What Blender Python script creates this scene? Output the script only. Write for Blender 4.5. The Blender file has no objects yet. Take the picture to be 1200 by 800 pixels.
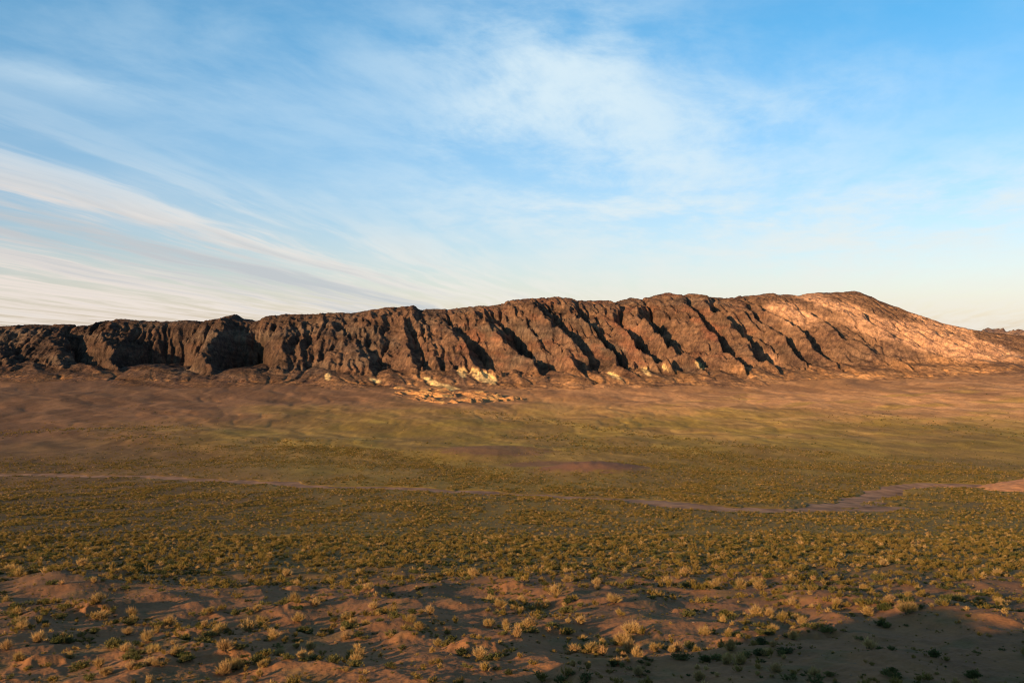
import bpy, math, random
import numpy as np
sc = bpy.context.scene
R = math.radians
# ------------------------------------------------------------------ camera
cam_d = bpy.data.cameras.new('camera'); cam = bpy.data.objects.new('camera', cam_d)
sc.collection.objects.link(cam); sc.camera = cam
cam.location = (0, 0, 0); cam.rotation_euler = (R(90), 0, 0)
cam_d.lens = 35.0; cam_d.sensor_width = 36.0; cam_d.clip_start = 0.5; cam_d.clip_end = 60000
# ------------------------------------------------------------------ sun + sky
SUN_AZ = R(180 + 43)      # compass direction to the sun, clockwise from +Y
SUN_EL = R(12.0)
SX, SY, SZ = math.sin(SUN_AZ) * math.cos(SUN_EL), math.cos(SUN_AZ) * math.cos(SUN_EL), math.sin(SUN_EL)
sd = bpy.data.lights.new('sun', 'SUN'); sun = bpy.data.objects.new('sun', sd); sc.collection.objects.link(sun)
sd.energy = 5.0; sd.angle = R(0.5); sd.color = (1.0, 0.65, 0.32)
from mathutils import Vector
sun.rotation_euler = Vector((-SX, -SY, -SZ)).to_track_quat('-Z', 'Y').to_euler()
sun.location = (0, 0, 300)
vs = sc.view_settings
vs.view_transform = 'Standard'; vs.look = 'None'; vs.gamma = 1.0; vs.exposure = 0.9
sc.cycles.filter_width = 1.1
try: vs.use_curve_mapping = False
except Exception: pass


class NT:
    """small helper to write node graphs as expressions"""
    def __init__(s, tree): s.t = tree; s.n = tree.nodes; s.l = tree.links
    def node(s, typ, **kw):
        n = s.n.new(typ)
        for k, v in kw.items(): setattr(n, k, v)
        return n
    def put(s, sock, v):
        if isinstance(v, bpy.types.NodeSocket): s.l.new(v, sock)
        elif v is not None: sock.default_value = v
    def m(s, op, a, b=None, c=None, clamp=False):
        n = s.node('ShaderNodeMath', operation=op, use_clamp=clamp)
        s.put(n.inputs[0], a)
        if b is not None: s.put(n.inputs[1], b)
        if c is not None: s.put(n.inputs[2], c)
        return n.outputs[0]
    def v(s, op, a, b=None):
        n = s.node('ShaderNodeVectorMath', operation=op); s.put(n.inputs[0], a)
        if b is not None: s.put(n.inputs[1], b)
        return n.outputs[0]
    def comb(s, x, y, z):
        n = s.node('ShaderNodeCombineXYZ'); s.put(n.inputs[0], x); s.put(n.inputs[1], y); s.put(n.inputs[2], z)
        return n.outputs[0]
    def noise(s, vec, scale, detail=5, rough=0.55, dist=0.0, col=False):
        n = s.node('ShaderNodeTexNoise'); s.put(n.inputs['Vector'], vec)
        n.inputs['Scale'].default_value = scale; n.inputs['Detail'].default_value = detail
        n.inputs['Roughness'].default_value = rough; n.inputs['Distortion'].default_value = dist
        return n.outputs[1 if col else 0]
    def rng(s, x, a, b, c=0.0, d=1.0, smooth=True):
        n = s.node('ShaderNodeMapRange'); n.interpolation_type = 'SMOOTHSTEP' if smooth else 'LINEAR'
        n.clamp = True
        s.put(n.inputs[0], x); s.put(n.inputs[1], a); s.put(n.inputs[2], b); s.put(n.inputs[3], c); s.put(n.inputs[4], d)
        return n.outputs[0]
    def mix(s, f, a, b, mode='MIX'):
        n = s.node('ShaderNodeMix', data_type='RGBA', blend_type=mode)
        s.put(n.inputs[0], f); s.put(n.inputs[6], a); s.put(n.inputs[7], b)
        return n.outputs[2]


w = bpy.data.worlds.new('World'); sc.world = w; w.use_nodes = True
T = NT(w.node_tree); T.n.clear()
out = T.node('ShaderNodeOutputWorld'); bg = T.node('ShaderNodeBackground')
SKY_K = 0.05
bg.inputs['Strength'].default_value = SKY_K
sky = T.node('ShaderNodeTexSky', sky_type='NISHITA')
sky.sun_disc = False; sky.sun_elevation = SUN_EL; sky.sun_rotation = SUN_AZ
sky.air_density = 1.0; sky.dust_density = 1.0; sky.ozone_density = 2.0
tc = T.node('ShaderNodeTexCoord'); D = tc.outputs['Generated']
sep = T.node('ShaderNodeSeparateXYZ'); T.put(sep.inputs[0], D)
dx, dy, dz = sep.outputs
el = T.m('ARCSINE', dz)
az = T.m('ARCTAN2', dx, dy)
zc = T.m('MAXIMUM', dz, 0.0)
# cloud sheet: directions projected on a high, gently curved plane
inv = T.m('DIVIDE', 1.0, T.m('ADD', zc, 0.06))
px_, py_ = T.m('MULTIPLY', dx, inv), T.m('MULTIPLY', dy, inv)
a0 = 0.22                                             # wind direction: the streaks run towards this azimuth
along = T.m('ADD', T.m('MULTIPLY', px_, math.sin(a0)), T.m('MULTIPLY', py_, math.cos(a0)))
across = T.m('SUBTRACT', T.m('MULTIPLY', px_, math.cos(a0)), T.m('MULTIPLY', py_, math.sin(a0)))
pl = T.comb(along, across, 0.0)
warp = T.noise(pl, 0.5, 3, 0.5, col=True)
wv = T.v('MULTIPLY', T.v('SUBTRACT', warp, (0.5, 0.5, 0.5)), (0.9, 0.40, 0.0))
plw = T.v('ADD', pl, wv)
streak = T.noise(T.v('MULTIPLY', plw, (0.17, 1.95, 1)), 1.3, 6, 0.58)
fine = T.noise(T.v('MULTIPLY', plw, (0.50, 3.0, 1)), 2.2, 4, 0.55)
wisp = T.noise(T.v('MULTIPLY', plw, (0.55, 0.8, 1)), 1.5, 7, 0.60, 0.1)
wf = T.noise(T.v('ADD', T.v('MULTIPLY', plw, (0.9, 1.6, 1)), (7.3, 2.1, 0)), 3.0, 6, 0.65, 0.1)


def blob(a, e, sa, se, slope=0.0):
    """soft window round azimuth a, elevation e (radians)"""
    u = T.m('DIVIDE', T.m('SUBTRACT', az, a), sa)
    ee = T.m('ADD', T.m('SUBTRACT', el, e), T.m('MULTIPLY', T.m('SUBTRACT', az, a), slope))
    q = T.m('DIVIDE', ee, se)
    r2 = T.m('ADD', T.m('MULTIPLY', u, u), T.m('MULTIPLY', q, q))
    return T.m('POWER', 2.718, T.m('MULTIPLY', r2, -1.0))


def AE(px, py):
    a = math.atan((px - 600) / 1167)
    return a, math.atan((400 - py) / 1167 * math.cos(a))


def addn(*xs):
    r = xs[0]
    for x in xs[1:]: r = T.m('ADD', r, x)
    return r


# the dense cirrus bank low on the left
bank = addn(blob(*AE(-60, 250), 0.55, 0.085, 0.26), T.m('MULTIPLY', blob(*AE(250, 330), 0.35, 0.06, 0.06), 0.75))
bank = T.m('MINIMUM', bank, 1.0)
bd = T.m('MULTIPLY', bank, T.rng(T.m('ADD', streak, T.m('MULTIPLY', T.m('SUBTRACT', fine, 0.5), 0.45)), 0.38, 0.60, 0.08, 1.0))
# thinner veils
wispm = addn(T.m('MULTIPLY', blob(*AE(670, 90), 0.15, 0.09, 0.12), 1.0),
             T.m('MULTIPLY', blob(*AE(560, 150), 0.05, 0.03, -0.3), 0.35),
             T.m('MULTIPLY', blob(*AE(300, 90), 0.30, 0.08, 0.1), 0.30),
             T.m('MULTIPLY', blob(*AE(720, 250), 0.25, 0.04, 0.0), 0.70),
             T.m('MULTIPLY', blob(*AE(1120, 250), 0.25, 0.05, -0.15), 1.0),
             T.m('MULTIPLY', blob(*AE(900, 150), 0.16, 0.05, -0.2), 0.55),
             T.m('MULTIPLY', blob(*AE(60, 92), 0.09, 0.010, 0.1), 0.35))
wd = T.m('MULTIPLY', T.m('MINIMUM', wispm, 1.0), T.rng(T.m('ADD', wisp, T.m('MULTIPLY', T.m('SUBTRACT', wf, 0.5), 0.6)), 0.28, 0.74, 0.10, 0.90))
veil = T.m('ADD', T.m('MULTIPLY', T.rng(wisp, 0.38, 0.75), 0.14), 0.10)
low = T.m('MULTIPLY', T.rng(el, -0.01, 0.105, 0.9, 0.0), T.rng(T.m('ADD', T.m('MULTIPLY', fine, 0.5), T.m('MULTIPLY', streak, 0.5)), 0.36, 0.60, 0.28, 0.92))
trans = T.m('MULTIPLY', T.m('MULTIPLY', T.m('SUBTRACT', 1.0, T.m('MULTIPLY', bd, 0.95)), T.m('SUBTRACT', 1.0, wd)), T.m('MULTIPLY', T.m('SUBTRACT', 1.0, veil), T.m('SUBTRACT', 1.0, low)))
dens = T.m('SUBTRACT', 1.0, trans)
# base blue of the clear sky: the Nishita sky, graded as the photograph is
grade = T.mix(T.rng(el, 0.0, 0.30, 0.0, 1.0, False), (2.30, 1.90, 2.12, 1), (0.38, 1.58, 2.12, 1))
zen = T.rng(el, 0.36, 1.2, 1.0, 0.45)
base = T.mix(1.0, sky.outputs[0], grade, 'MULTIPLY')
base = T.mix(1.0, base, T.comb(zen, zen, zen), 'MULTIPLY')
# cloud colour: cream where sunlit, slate where thick
thick = T.rng(T.m('ADD', T.m('MULTIPLY', blob(*AE(30, 262), 0.42, 0.028, 0.20), 0.55), T.m('MULTIPLY', T.m('SUBTRACT', streak, 0.5), 1.6)), 0.05, 0.60)
cc = T.mix(T.rng(el, 0.0, 0.20), (0.90, 0.86, 0.77, 1), (0.72, 0.87, 0.95, 1))
warm = T.m('MULTIPLY', bank, T.rng(az, -0.5, 0.1, 0.8, 0.2))
cc = T.mix(warm, cc, (0.84, 0.73, 0.66, 1))
cc = T.mix(T.m('MULTIPLY', T.m('MULTIPLY', thick, T.rng(bank, 0.1, 0.6)), 0.62), cc, (0.37, 0.46, 0.54, 1))
ccs = T.v('SCALE', cc); ccs.node.inputs['Scale'].default_value = 1.0 / SKY_K / 2 ** vs.exposure
T.l.new(T.mix(dens, base, ccs), bg.inputs['Color'])
T.l.new(bg.outputs[0], out.inputs[0])

# ------------------------------------------------------------------ noise in numpy
F = np.float32
_G = np.random.RandomState(11)
_ang = _G.rand(65536) * 2 * np.pi
GX, GY = np.cos(_ang).astype(F), np.sin(_ang).astype(F)


def _h(ix, iy, seed):
    h = (ix.astype(np.int64) * 374761393 + iy.astype(np.int64) * 668265263 + seed * 982451653)
    h = (h ^ (h >> 13)) * 1274126177
    return ((h ^ (h >> 16)) & 65535).astype(np.int32)


def perlin(x, y, seed=0):
    x = np.asarray(x, dtype=np.float64); y = np.asarray(y, dtype=np.float64)
    ix = np.floor(x); iy = np.floor(y); fx = (x - ix).astype(F); fy = (y - iy).astype(F)
    ix = ix.astype(np.int32); iy = iy.astype(np.int32)
    u = fx * fx * fx * (fx * (fx * 6 - 15) + 10); v = fy * fy * fy * (fy * (fy * 6 - 15) + 10)
    def g(a, b, X, Y):
        k = _h(a, b, seed); return GX[k] * X + GY[k] * Y
    n00 = g(ix, iy, fx, fy); n10 = g(ix + 1, iy, fx - 1, fy)
    n01 = g(ix, iy + 1, fx, fy - 1); n11 = g(ix + 1, iy + 1, fx - 1, fy - 1)
    a = n00 + u * (n10 - n00); b = n01 + u * (n11 - n01)
    return (a + v * (b - a)) * 1.5


def fbm(x, y, oct=4, seed=0, gain=0.5, lac=2.03):
    s = 0; a = 1.0; f = 1.0
    for i in range(oct):
        s = s + a * perlin(x * f + 17.3 * i, y * f - 9.1 * i, seed + i); a *= gain; f *= lac
    return s


def ridged(x, y, oct=4, seed=0, gain=0.5, lac=2.07):
    s = 0; a = 1.0; f = 1.0; wgt = 1.0
    for i in range(oct):
        n = 1 - np.abs(perlin(x * f + 31.7 * i, y * f + 5.3 * i, seed + i)) * 1.6
        n = np.clip(n, 0, 1) ** 2 * wgt
        s = s + a * n; wgt = np.clip(n * 1.6, 0, 1); a *= gain; f *= lac
    return s


def sst(a, b, x):
    t = np.clip((x - a) / (b - a), 0, 1); return t * t * (3 - 2 * t)


# ------------------------------------------------------------------ the plain
FPX = 1167.0
PROF_D = np.array([60, 90, 120, 165, 245, 370, 540, 740, 1080, 1480, 1760, 2000, 2300, 2700, 3400, 6000, 60000], float)
PROF_P = np.array([925, 800, 745, 700, 660, 628, 602, 578, 543, 508, 485, 470, 454, 441, 432, 422, 402], float)
PROF_Z = -PROF_D * (PROF_P - 400) / FPX
PROF_Z[-1] = -110; PROF_Z[-2] = -112
_d = np.concatenate([[-4000, -300, -150, -60, -15, 0, 12, 30], PROF_D]); _z = np.concatenate([[-70, -60, -34, -14, -3.5, -1.9, -4.2, -11.5], PROF_Z])
_dd = np.linspace(-400, 4000, 8801); _zz = np.interp(_dd, _d, _z)
_k = np.hanning(41); _k /= _k.sum(); _zs = np.convolve(np.pad(_zz, 20, 'edge'), _k, 'valid')
_kb = np.hanning(401); _kb /= _kb.sum(); _zb = np.convolve(np.pad(_zz, 200, 'edge'), _kb, 'valid')
_wb = sst(200, 500, _dd); _zz = _zs * (1 - _wb) + _zb * _wb


def prof(y):
    z = np.interp(y, _dd, _zz)
    z = np.where(y > 4000, np.interp(y, _d, _z), z)
    return np.where(y < -400, np.interp(y, _d, _z), z)


_py_tab = 400 - FPX * _zz[_dd >= 60] / _dd[_dd >= 60]; _d_tab = _dd[_dd >= 60]


def W(px, py):
    """a place on the plain, estimated from the photograph (1200 x 800 frame)"""
    d = float(np.interp(-py, -_py_tab, _d_tab))
    return (px - 600) / FPX * d, d


def path_mask(x, y, pts, width, wob=0, seed=5):
    """distance to a polyline of world points; returns signed-less distance"""
    d2 = np.full(x.shape, 1e12)
    for (x0, y0), (x1, y1) in zip(pts[:-1], pts[1:]):
        L2 = (x1 - x0) ** 2 + (y1 - y0) ** 2
        t = np.clip(((x - x0) * (x1 - x0) + (y - y0) * (y1 - y0)) / L2, 0, 1)
        d2 = np.minimum(d2, (x - x0 - t * (x1 - x0)) ** 2 + (y - y0 - t * (y1 - y0)) ** 2)
    return np.sqrt(d2)


BED_PX = [(-120, 557), (0, 556), (60, 555), (120, 558), (180, 557), (240, 562), (330, 565), (380, 570), (430, 570), (520, 575), (620, 579), (670, 585), (720, 587), (800, 596), (860, 599), (930, 599), (1010, 598), (1060, 595)]
BED2_PX = [(930, 599), (985, 592), (1020, 580), (1050, 570), (1095, 567), (1150, 570), (1230, 574)]
BED = [W(*p) for p in BED_PX]; BED2 = [W(*p) for p in BED2_PX]
FLAT = W(1015, 590)


def bed_dist(x, y):
    wx = x + fbm(x / 30, y / 30, 3, 61) * 7; wy = y + fbm(x / 30, y / 30, 3, 62) * 9
    d = path_mask(wx, wy, BED, 0)
    d2 = path_mask(wx, wy, BED2, 0)
    dm = np.minimum(d / 1.15, d2)
    fl = np.sqrt(((wx - FLAT[0]) / 1.3) ** 2 + ((wy - FLAT[1]) / 1.1) ** 2)
    return dm, fl


# wind-blown hummocks with shrubs on them in the near sand, placed as in the photograph
HUMMOCKS = [(448, 698, 3.0, 1.7), (120, 716, 3.4, 1.6), (800, 712, 2.0, .8), (640, 735, 2.2, .8), (955, 735, 3.4, 1.3), (860, 748, 2.2, .7),
            (690, 762, 2.2, .6), (560, 765, 3.0, 1.0), (350, 712, 2.6, 1.0), (240, 740, 3.0, 1.0), (145, 676, 3.0, 1.1), (90, 668, 3.0, 1.0),
            (210, 670, 3.5, 1.1), (275, 770, 2.2, .8), (1060, 715, 2.6, .7), (920, 720, 2.0, .6), (20, 655, 4.0, 1.2), (930, 668, 3.4, .8),
            (600, 690, 3.2, 1.0), (480, 745, 2.4, .8), (60, 770, 2.4, 1.0), (735, 740, 2.0, .6), (1015, 745, 2.0, .5), (350, 690, 2.6, .9)]
HW = [(*W(a, b), r, h) for a, b, r, h in HUMMOCKS]
SHADE_R = [W(a, b) for a, b in ((850, 830), (900, 772), (980, 738), (1060, 706), (1130, 700))]


def P(x, y, bed=True):
    x = np.asarray(x, float); y = np.asarray(y, float)
    z = prof(y)
    # the dune the photographer stands on: crest along x, lower to the left
    near = 1 - sst(40, 95, y)
    side = sst(-50, -92, x) * 26 + sst(70, 190, x) * 18
    z = z - near * side * (1 - sst(-60, -300, y) * 0.5)
    # the valley is lowest in the middle, fans rise to both sides
    far = sst(700, 2300, y)
    q = x / np.maximum(0.514 * y, 60)
    z = z + far * (np.where(x < 0, 17, 33) * np.clip(np.abs(q), 0, 1.4) ** 1.6)
    mid = sst(300, 700, y) * (1 - far)
    # relief of the plain
    amp = sst(250, 600, y) * 2.2 + sst(1200, 2200, y) * 1.5
    z = z + amp * fbm(x / 210, y / 260, 3, 3) * 0.9
    z = z + sst(350, 700, y) * (0.55 * fbm(x / 45, y / 60, 3, 7))
    # drainage lines on the fans
    rill = ridged(x / 70 + fbm(x / 200, y / 200, 2, 9) * 0.8, y / 420, 3, 8)
    z = z - sst(900, 1700, y) * 1.1 * (rill - 0.6)
    z = z + 8 * sst(2050, 2450, y) ** 1.6
    z = z + 22 * np.exp(-((x + 76) / 9) ** 2 - ((y + 2) / 16) ** 2) + 9 * np.exp(-((x + 62) / 15) ** 2 - ((y + 13) / 15) ** 2)  # unseen dune humps beside the viewer, added to throw the corner shadow
    # the near sand: wind-shaped swells and blowouts
    nearw = 1 - sst(170, 300, y)
    on = sst(30, 75, y)
    sw = fbm(x / 26 + 3.1, y / 36, 3, 21, 0.42)
    z = z + nearw * on * (1.5 * sw + 0.6 * np.clip(ridged(x / 19 + 0.4 * y / 30, y / 26, 2, 23), 0, 2) - 0.35)
    z = z + (1 - sst(300, 650, y)) * on * 0.15 * fbm(x / 3.2, y / 3.4, 3, 25)
    z = z + (1 - sst(130, 240, y)) * on * 0.07 * fbm(x / 0.8, y / 0.8, 2, 27)
    for hx, hy, r, h in HW:
        m = (np.abs(x - hx) < r * 3.5) & (np.abs(y - hy) < r * 3.5)
        if m.any():
            xx, yy = x[m] - hx, y[m] - hy
            n = 1 + 0.35 * fbm(xx / 1.6, yy / 1.6, 2, 33)
            # steep on the lee (away from the sun), tailing to windward
            al = (xx * -SX + yy * -SY); ac = (xx * SY - yy * SX)
            rr = np.sqrt((al / np.where(al > 0, r * 0.8, r * 1.5)) ** 2 + (ac / r) ** 2) * n
            z[m] += 0.9 * h * (1 - sst(0.25, 1.15, rr))
    # low brown knoll, pale mound at the right edge and the swell behind the knoll
    kx, ky = W(695, 552)
    z = z + 8.0 * np.exp(-(((x - kx) / 48) ** 2 + ((y - ky) / 60) ** 2)) * (1 + 0.10 * fbm(x / 12, y / 12, 2, 41))
    kx, ky = W(560, 532)
    z = z + 5 * np.exp(-(((x - kx) / 60) ** 2 + ((y - ky) / 80) ** 2))
    for (a, b, rx, ry, h) in ((225, 512, 60, 50, 5.0), (180, 520, 40, 30, 3.5), (95, 512, 40, 30, 3.0), (400, 520, 50, 40, 3.0)):
        kx, ky = W(a, b)
        z = z + h * 1.3 * np.exp(-(((x - kx) / rx / 1.3) ** 2 + ((y - ky) / ry / 1.5) ** 2))
    if bed:
        dm, fl = bed_dist(x, y)
        wdt = 11.0
        cut = 1 - sst(wdt, wdt + 2.0, dm)
        cut = np.maximum(cut, (1 - sst(30, 42, fl)) * sst(-0.25, 0.15, fbm(x / 14, y / 16, 3, 66)))
        z = z - 1.6 * cut
    return z


# ------------------------------------------------------------------ mesh helper
def grid_obj(name, X, Y, Z, mat, cols=None, smooth=True, kind='structure', close=False, facemask=None):
    n0, n1 = X.shape
    me = bpy.data.meshes.new(name)
    co = np.stack([X, Y, Z], -1).reshape(-1, 3).astype(F)
    i = np.arange(n0 * n1).reshape(n0, n1)
    if close: nxt = np.roll(i, -1, axis=1)[:-1]; nxu = np.roll(i, -1, axis=1)[1:]; a, d = i[:-1], i[1:]
    else: a, nxt, nxu, d = i[:-1, :-1], i[:-1, 1:], i[1:, 1:], i[1:, :-1]
    q = np.stack([a, nxt, nxu, d], -1).reshape(-1, 4)
    if facemask is not None: q = q[facemask.reshape(-1)]
    nf = len(q)
    me.vertices.add(len(co)); me.vertices.foreach_set('co', co.ravel())
    me.loops.add(nf * 4); me.loops.foreach_set('vertex_index', q.ravel().astype(np.int32))
    me.polygons.add(nf); me.polygons.foreach_set('loop_start', (np.arange(nf) * 4).astype(np.int32))
    me.update(calc_edges=True)
    if smooth: me.polygons.foreach_set('use_smooth', np.ones(nf, bool))
    if cols is not None:
        for k, c in cols.items():
            at = me.attributes.new(k, 'FLOAT_COLOR', 'POINT')
            cc_ = np.ones((n0 * n1, 4), F); cc_[:, :3] = c.reshape(-1, 3); at.data.foreach_set('color', cc_.ravel())
    me.materials.append(mat)
    o = bpy.data.objects.new(name, me); sc.collection.objects.link(o)
    if kind: o['kind'] = kind
    return o


def lerp3(a, b, t): return a + (b - a) * t[..., None]
def c3(*v): return np.array(v, float)


# ------------------------------------------------------------------ materials
def base_mat(name, rough=1.0):
    m = bpy.data.materials.new(name); m.use_nodes = True
    t = NT(m.node_tree); b = m.node_tree.nodes['Principled BSDF']
    b.inputs['Roughness'].default_value = rough
    b.inputs['Specular IOR Level'].default_value = 0.12
    return m, t, b


def earth_mat(name, s1, s2, s3, amp, bump, bscale, stretch=None):
    m, t, b = base_mat(name, 0.95)
    at = t.node('ShaderNodeAttribute', attribute_name='tone'); g = t.node('ShaderNodeNewGeometry')
    pos = g.outputs['Position']
    if stretch: pos2 = t.v('MULTIPLY', pos, stretch)
    else: pos2 = pos
    n1 = t.noise(pos2, s1, 6, 0.65); n2 = t.noise(pos, s2, 5, 0.6); n3 = t.noise(pos, s3, 4, 0.6)
    n4 = t.noise(t.v('MULTIPLY', pos, (1, 0.3, 1)), 0.11, 4, 0.7)
    f = t.m('ADD', t.rng(n4, 0.3, 0.7, -amp, amp, False), t.m('ADD', t.m('ADD', t.rng(n1, 0.3, 0.7, -amp, amp, False), t.rng(n2, 0.3, 0.7, -amp, amp, False)), t.rng(n3, 0.3, 0.7, -amp * .7, amp * .7, False)))
    k = t.m('ADD', 1.0, f)
    col = t.mix(1.0, at.outputs['Color'], t.comb(k, k, t.m('ADD', 1.0, t.m('MULTIPLY', f, 0.8))), 'MULTIPLY')
    t.l.new(col, b.inputs['Base Color'])
    bn = t.node('ShaderNodeBump'); bn.inputs['Strength'].default_value = bump; bn.inputs['Distance'].default_value = bscale
    hh = t.m('ADD', n2, t.m('MULTIPLY', n3, 0.5)); t.l.new(hh, bn.inputs['Height']); t.l.new(bn.outputs[0], b.inputs['Normal'])
    return m


M_ground = earth_mat('desert_soil', 0.02, 0.35, 2.6, 0.16, 0.55, 0.35, (1.0, 0.25, 1.0))
M_rock = earth_mat('mountain_rock', 0.012, 0.06, 0.28, 0.34, 1.0, 5.0)
M_bed = earth_mat('riverbed_sand', 0.03, 0.3, 1.5, 0.12, 0.3, 0.3)

# ------------------------------------------------------------------ tone of the plain
def img(x, y):
    """where a point of the plain was read in the photograph, used for soil zones, shrub cover and the dimming painted at left"""
    return 600 + FPX * x / np.maximum(y, 30), np.interp(y, _d_tab, _py_tab)


RKG = c3(0.125, 0.066, 0.040); BROWN = c3(0.175, 0.085, 0.038); SAND = c3(0.225, 0.100, 0.042); OLIVE = c3(0.255, 0.155, 0.026); DARKOL = c3(0.070, 0.050, 0.018)
TAN = c3(0.50, 0.240, 0.092); BROWN2 = c3(0.350, 0.165, 0.066)


def ground_tone(x, y):
    u, v = img(x, y)
    wu = u + 60 * fbm(x / 260, y / 200, 3, 71); wv = v + 9 * fbm(x / 180, y / 220, 3, 72)
    c = np.broadcast_to(BROWN, x.shape + (3,)).copy()
    # far fans, warmer and paler to the right
    c = lerp3(c, TAN, sst(450, 1000, wu) * (1 - sst(505, 530, wv)) * 0.95)
    c = lerp3(c, BROWN2, sst(300, 700, wu) * (1 - sst(470, 500, wv)) * 0.7)
    # thin green grass in the valley bottom
    top = 472 + 0.00006 * (wu - 560) ** 2 + sst(400, 0, wu) * 26
    gm = sst(top - 8, top + 26, wv) * (1 - sst(640, 680, wv))
    gm = gm * (0.68 + 0.32 * sst(-0.4, 0.5, fbm(x / 90, y / 150, 4, 73))) * (0.30 + 0.70 * sst(120, 420, wu))
    c = lerp3(c, OLIVE, np.clip(gm, 0, 1) * 0.92)
    gp = sst(0.15, 0.6, fbm(x / 120 + 5, y / 90, 4, 74)) * sst(700, 850, wu) * sst(462, 478, wv) * (1 - sst(500, 520, wv))
    c = lerp3(c, OLIVE * 1.15, gp * 0.55)
    c = c * (1 - 0.22 * sst(450, 0, wu) * sst(700, 480, v))[..., None]  # dimmer light on the left, painted into the soil colour
    # pale streaks washed down the fans
    st = sst(0.45, 1.05, ridged((x + 0.55 * (y - 1500)) / 75 + 0.6 * fbm(x / 120, y / 120, 3, 76), y / 620, 3, 75)) * (1 - sst(1000, 1500, -y + 2500) * 0.0)
    c = lerp3(c, c * 1.45, st * sst(850, 1400, y))
    c = lerp3(c, c * 0.70, sst(0.1, 0.7, fbm(x / 100 + y / 160, y / 170 - x / 600, 4, 77)) * sst(500, 900, y) * 0.7)
    c = lerp3(c, RKG, sst(0.15, 0.75, ridged(x / 90 + .5 * fbm(x / 60, y / 60, 2, 83), y / 500, 3, 82) - 0.2 + 0.5 * fbm(x / 60, y / 120, 3, 84)) * sst(1950, 2330, y) * 0.65)
    # shrub steppe: darker soil among the bushes, darkest towards the left
    sh = sst(556, 600, wv) * (1 - sst(655, 690, wv))
    c = lerp3(c, lerp3(np.broadcast_to(c3(0.100, 0.060, 0.020), c.shape), c3(0.165, 0.098, 0.024), sst(150, 800, wu)), sh * (0.45 + 0.35 * sst(-0.5, 0.4, fbm(x / 9, y / 14, 4, 78))))
    fw = sst(600, 1100, y)
    c = c * (1 + fw * (0.16 * fbm(x / 8, y / 60, 3, 85) + 0.14 * fbm(x / 30 + y / 90, y / 130, 3, 86)))[..., None]
    # knoll and mounds of bare soil
    for (a, b, r, h) in ((695, 552, 50, 1), (580, 530, 60, .75), (640, 545, 42, .8)):
        kx, ky = W(a, b); k = np.exp(-(((x - kx) / r) ** 2 + ((y - ky) / (r * 1.0)) ** 2) * (1 + 0.5 * fbm(x / 12, y / 12, 2, 79)))
        c = lerp3(c, c3(0.190, 0.085, 0.042), sst(0.15, 0.5, k) * h)
    # near sand
    ns = sst(660, 690, wv + 10 * fbm(x / 12, y / 20, 3, 80))
    c = lerp3(c, SAND, ns)
    c = lerp3(c, DARKOL * 1.6, ns * sst(0.10, 0.7, fbm(x / 7, y / 9, 4, 81)) * 0.55)
    return np.clip(c, 0.01, 1)


# ------------------------------------------------------------------ ground: one sheet, finer towards the viewer
th = np.concatenate([np.linspace(R(-33), R(33), 1120), R(33) + (R(360 - 66)) * (np.linspace(0, 1, 92)[1:-1])])
rr = np.concatenate([np.linspace(2, 62, 16), [70, 76, 80, 83]])
pys = np.arange(818, 447, -0.80); rr = np.concatenate([rr, np.interp(-pys, -_py_tab, _d_tab)])
rr = np.concatenate([rr, np.linspace(rr[-1] + 12, 3500, 40), np.geomspace(3700, 50000, 16)])
TH, RRr = np.meshgrid(th, rr)
X, Y = RRr * np.sin(TH), RRr * np.cos(TH)
Z = P(X, Y)
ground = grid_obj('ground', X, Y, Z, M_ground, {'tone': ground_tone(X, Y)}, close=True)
ground['label'] = 'broad brown and olive desert plain below the mountain'

# dry riverbed: its own sheet, lying in the channel cut in the ground
def strip(name, pts, half, n_along, n_across, off):
    pts = np.array(pts); seg = np.r_[0, np.cumsum(np.hypot(*np.diff(pts, axis=0).T))]
    s = np.linspace(0, seg[-1], n_along); cx = np.interp(s, seg, pts[:, 0]); cy = np.interp(s, seg, pts[:, 1])
    tx = np.gradient(cx); ty = np.gradient(cy); L = np.hypot(tx, ty); nx, ny = -ty / L, tx / L
    q = np.linspace(-half, half, n_across)
    Xs = cx[:, None] + nx[:, None] * q; Ys = cy[:, None] + ny[:, None] * q
    Zs = P(Xs, Ys, bed=False) - off + 0.2 * fbm(Xs / 9, Ys / 12, 3, 91)
    Zs -= 3.0 * sst(half * 0.86, half, np.abs(q))[None, :]
    t = np.broadcast_to(c3(0.270, 0.140, 0.076), Xs.shape + (3,)) * (1 + 0.42 * fbm(Xs / 9, Ys / 22, 4, 92) - 0.25 * sst(0.0, 0.6, fbm(Xs / 25, Ys / 40, 3, 93)))[..., None]
    o = grid_obj(name, Xs, Ys, Zs, M_bed, {'tone': t})
    return o


strip('dry_riverbed', BED, 25, 500, 17, 0.6)
strip('dry_riverbed', BED2, 24, 240, 15, 0.64)

# ------------------------------------------------------------------ mountain range
SIL = np.array([(-500, 388), (-200, 386), (-60, 382), (0, 383), (40, 380), (60, 381), (100, 379), (130, 374), (180, 375), (215, 371), (262, 370), (276, 369), (284, 373), (300, 373), (312, 368),
                (340, 369), (380, 367), (420, 366), (450, 361), (485, 358), (494, 363), (540, 360), (575, 358), (600, 351), (650, 347), (690, 351), (720, 352), (745, 348),
                (780, 344), (820, 345), (850, 349), (870, 347), (905, 343), (935, 346), (960, 343), (1003, 341), (1025, 350), (1060, 365), (1090, 377), (1130, 386),
                (1170, 391), (1230, 398), (1300, 418), (1400, 428), (1700, 432)], float)
YC, YF = 2850.0, 2330.0
SILX = (SIL[:, 0] - 600) / FPX * YC; SILZ = (400 - SIL[:, 1]) / FPX * YC
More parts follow.
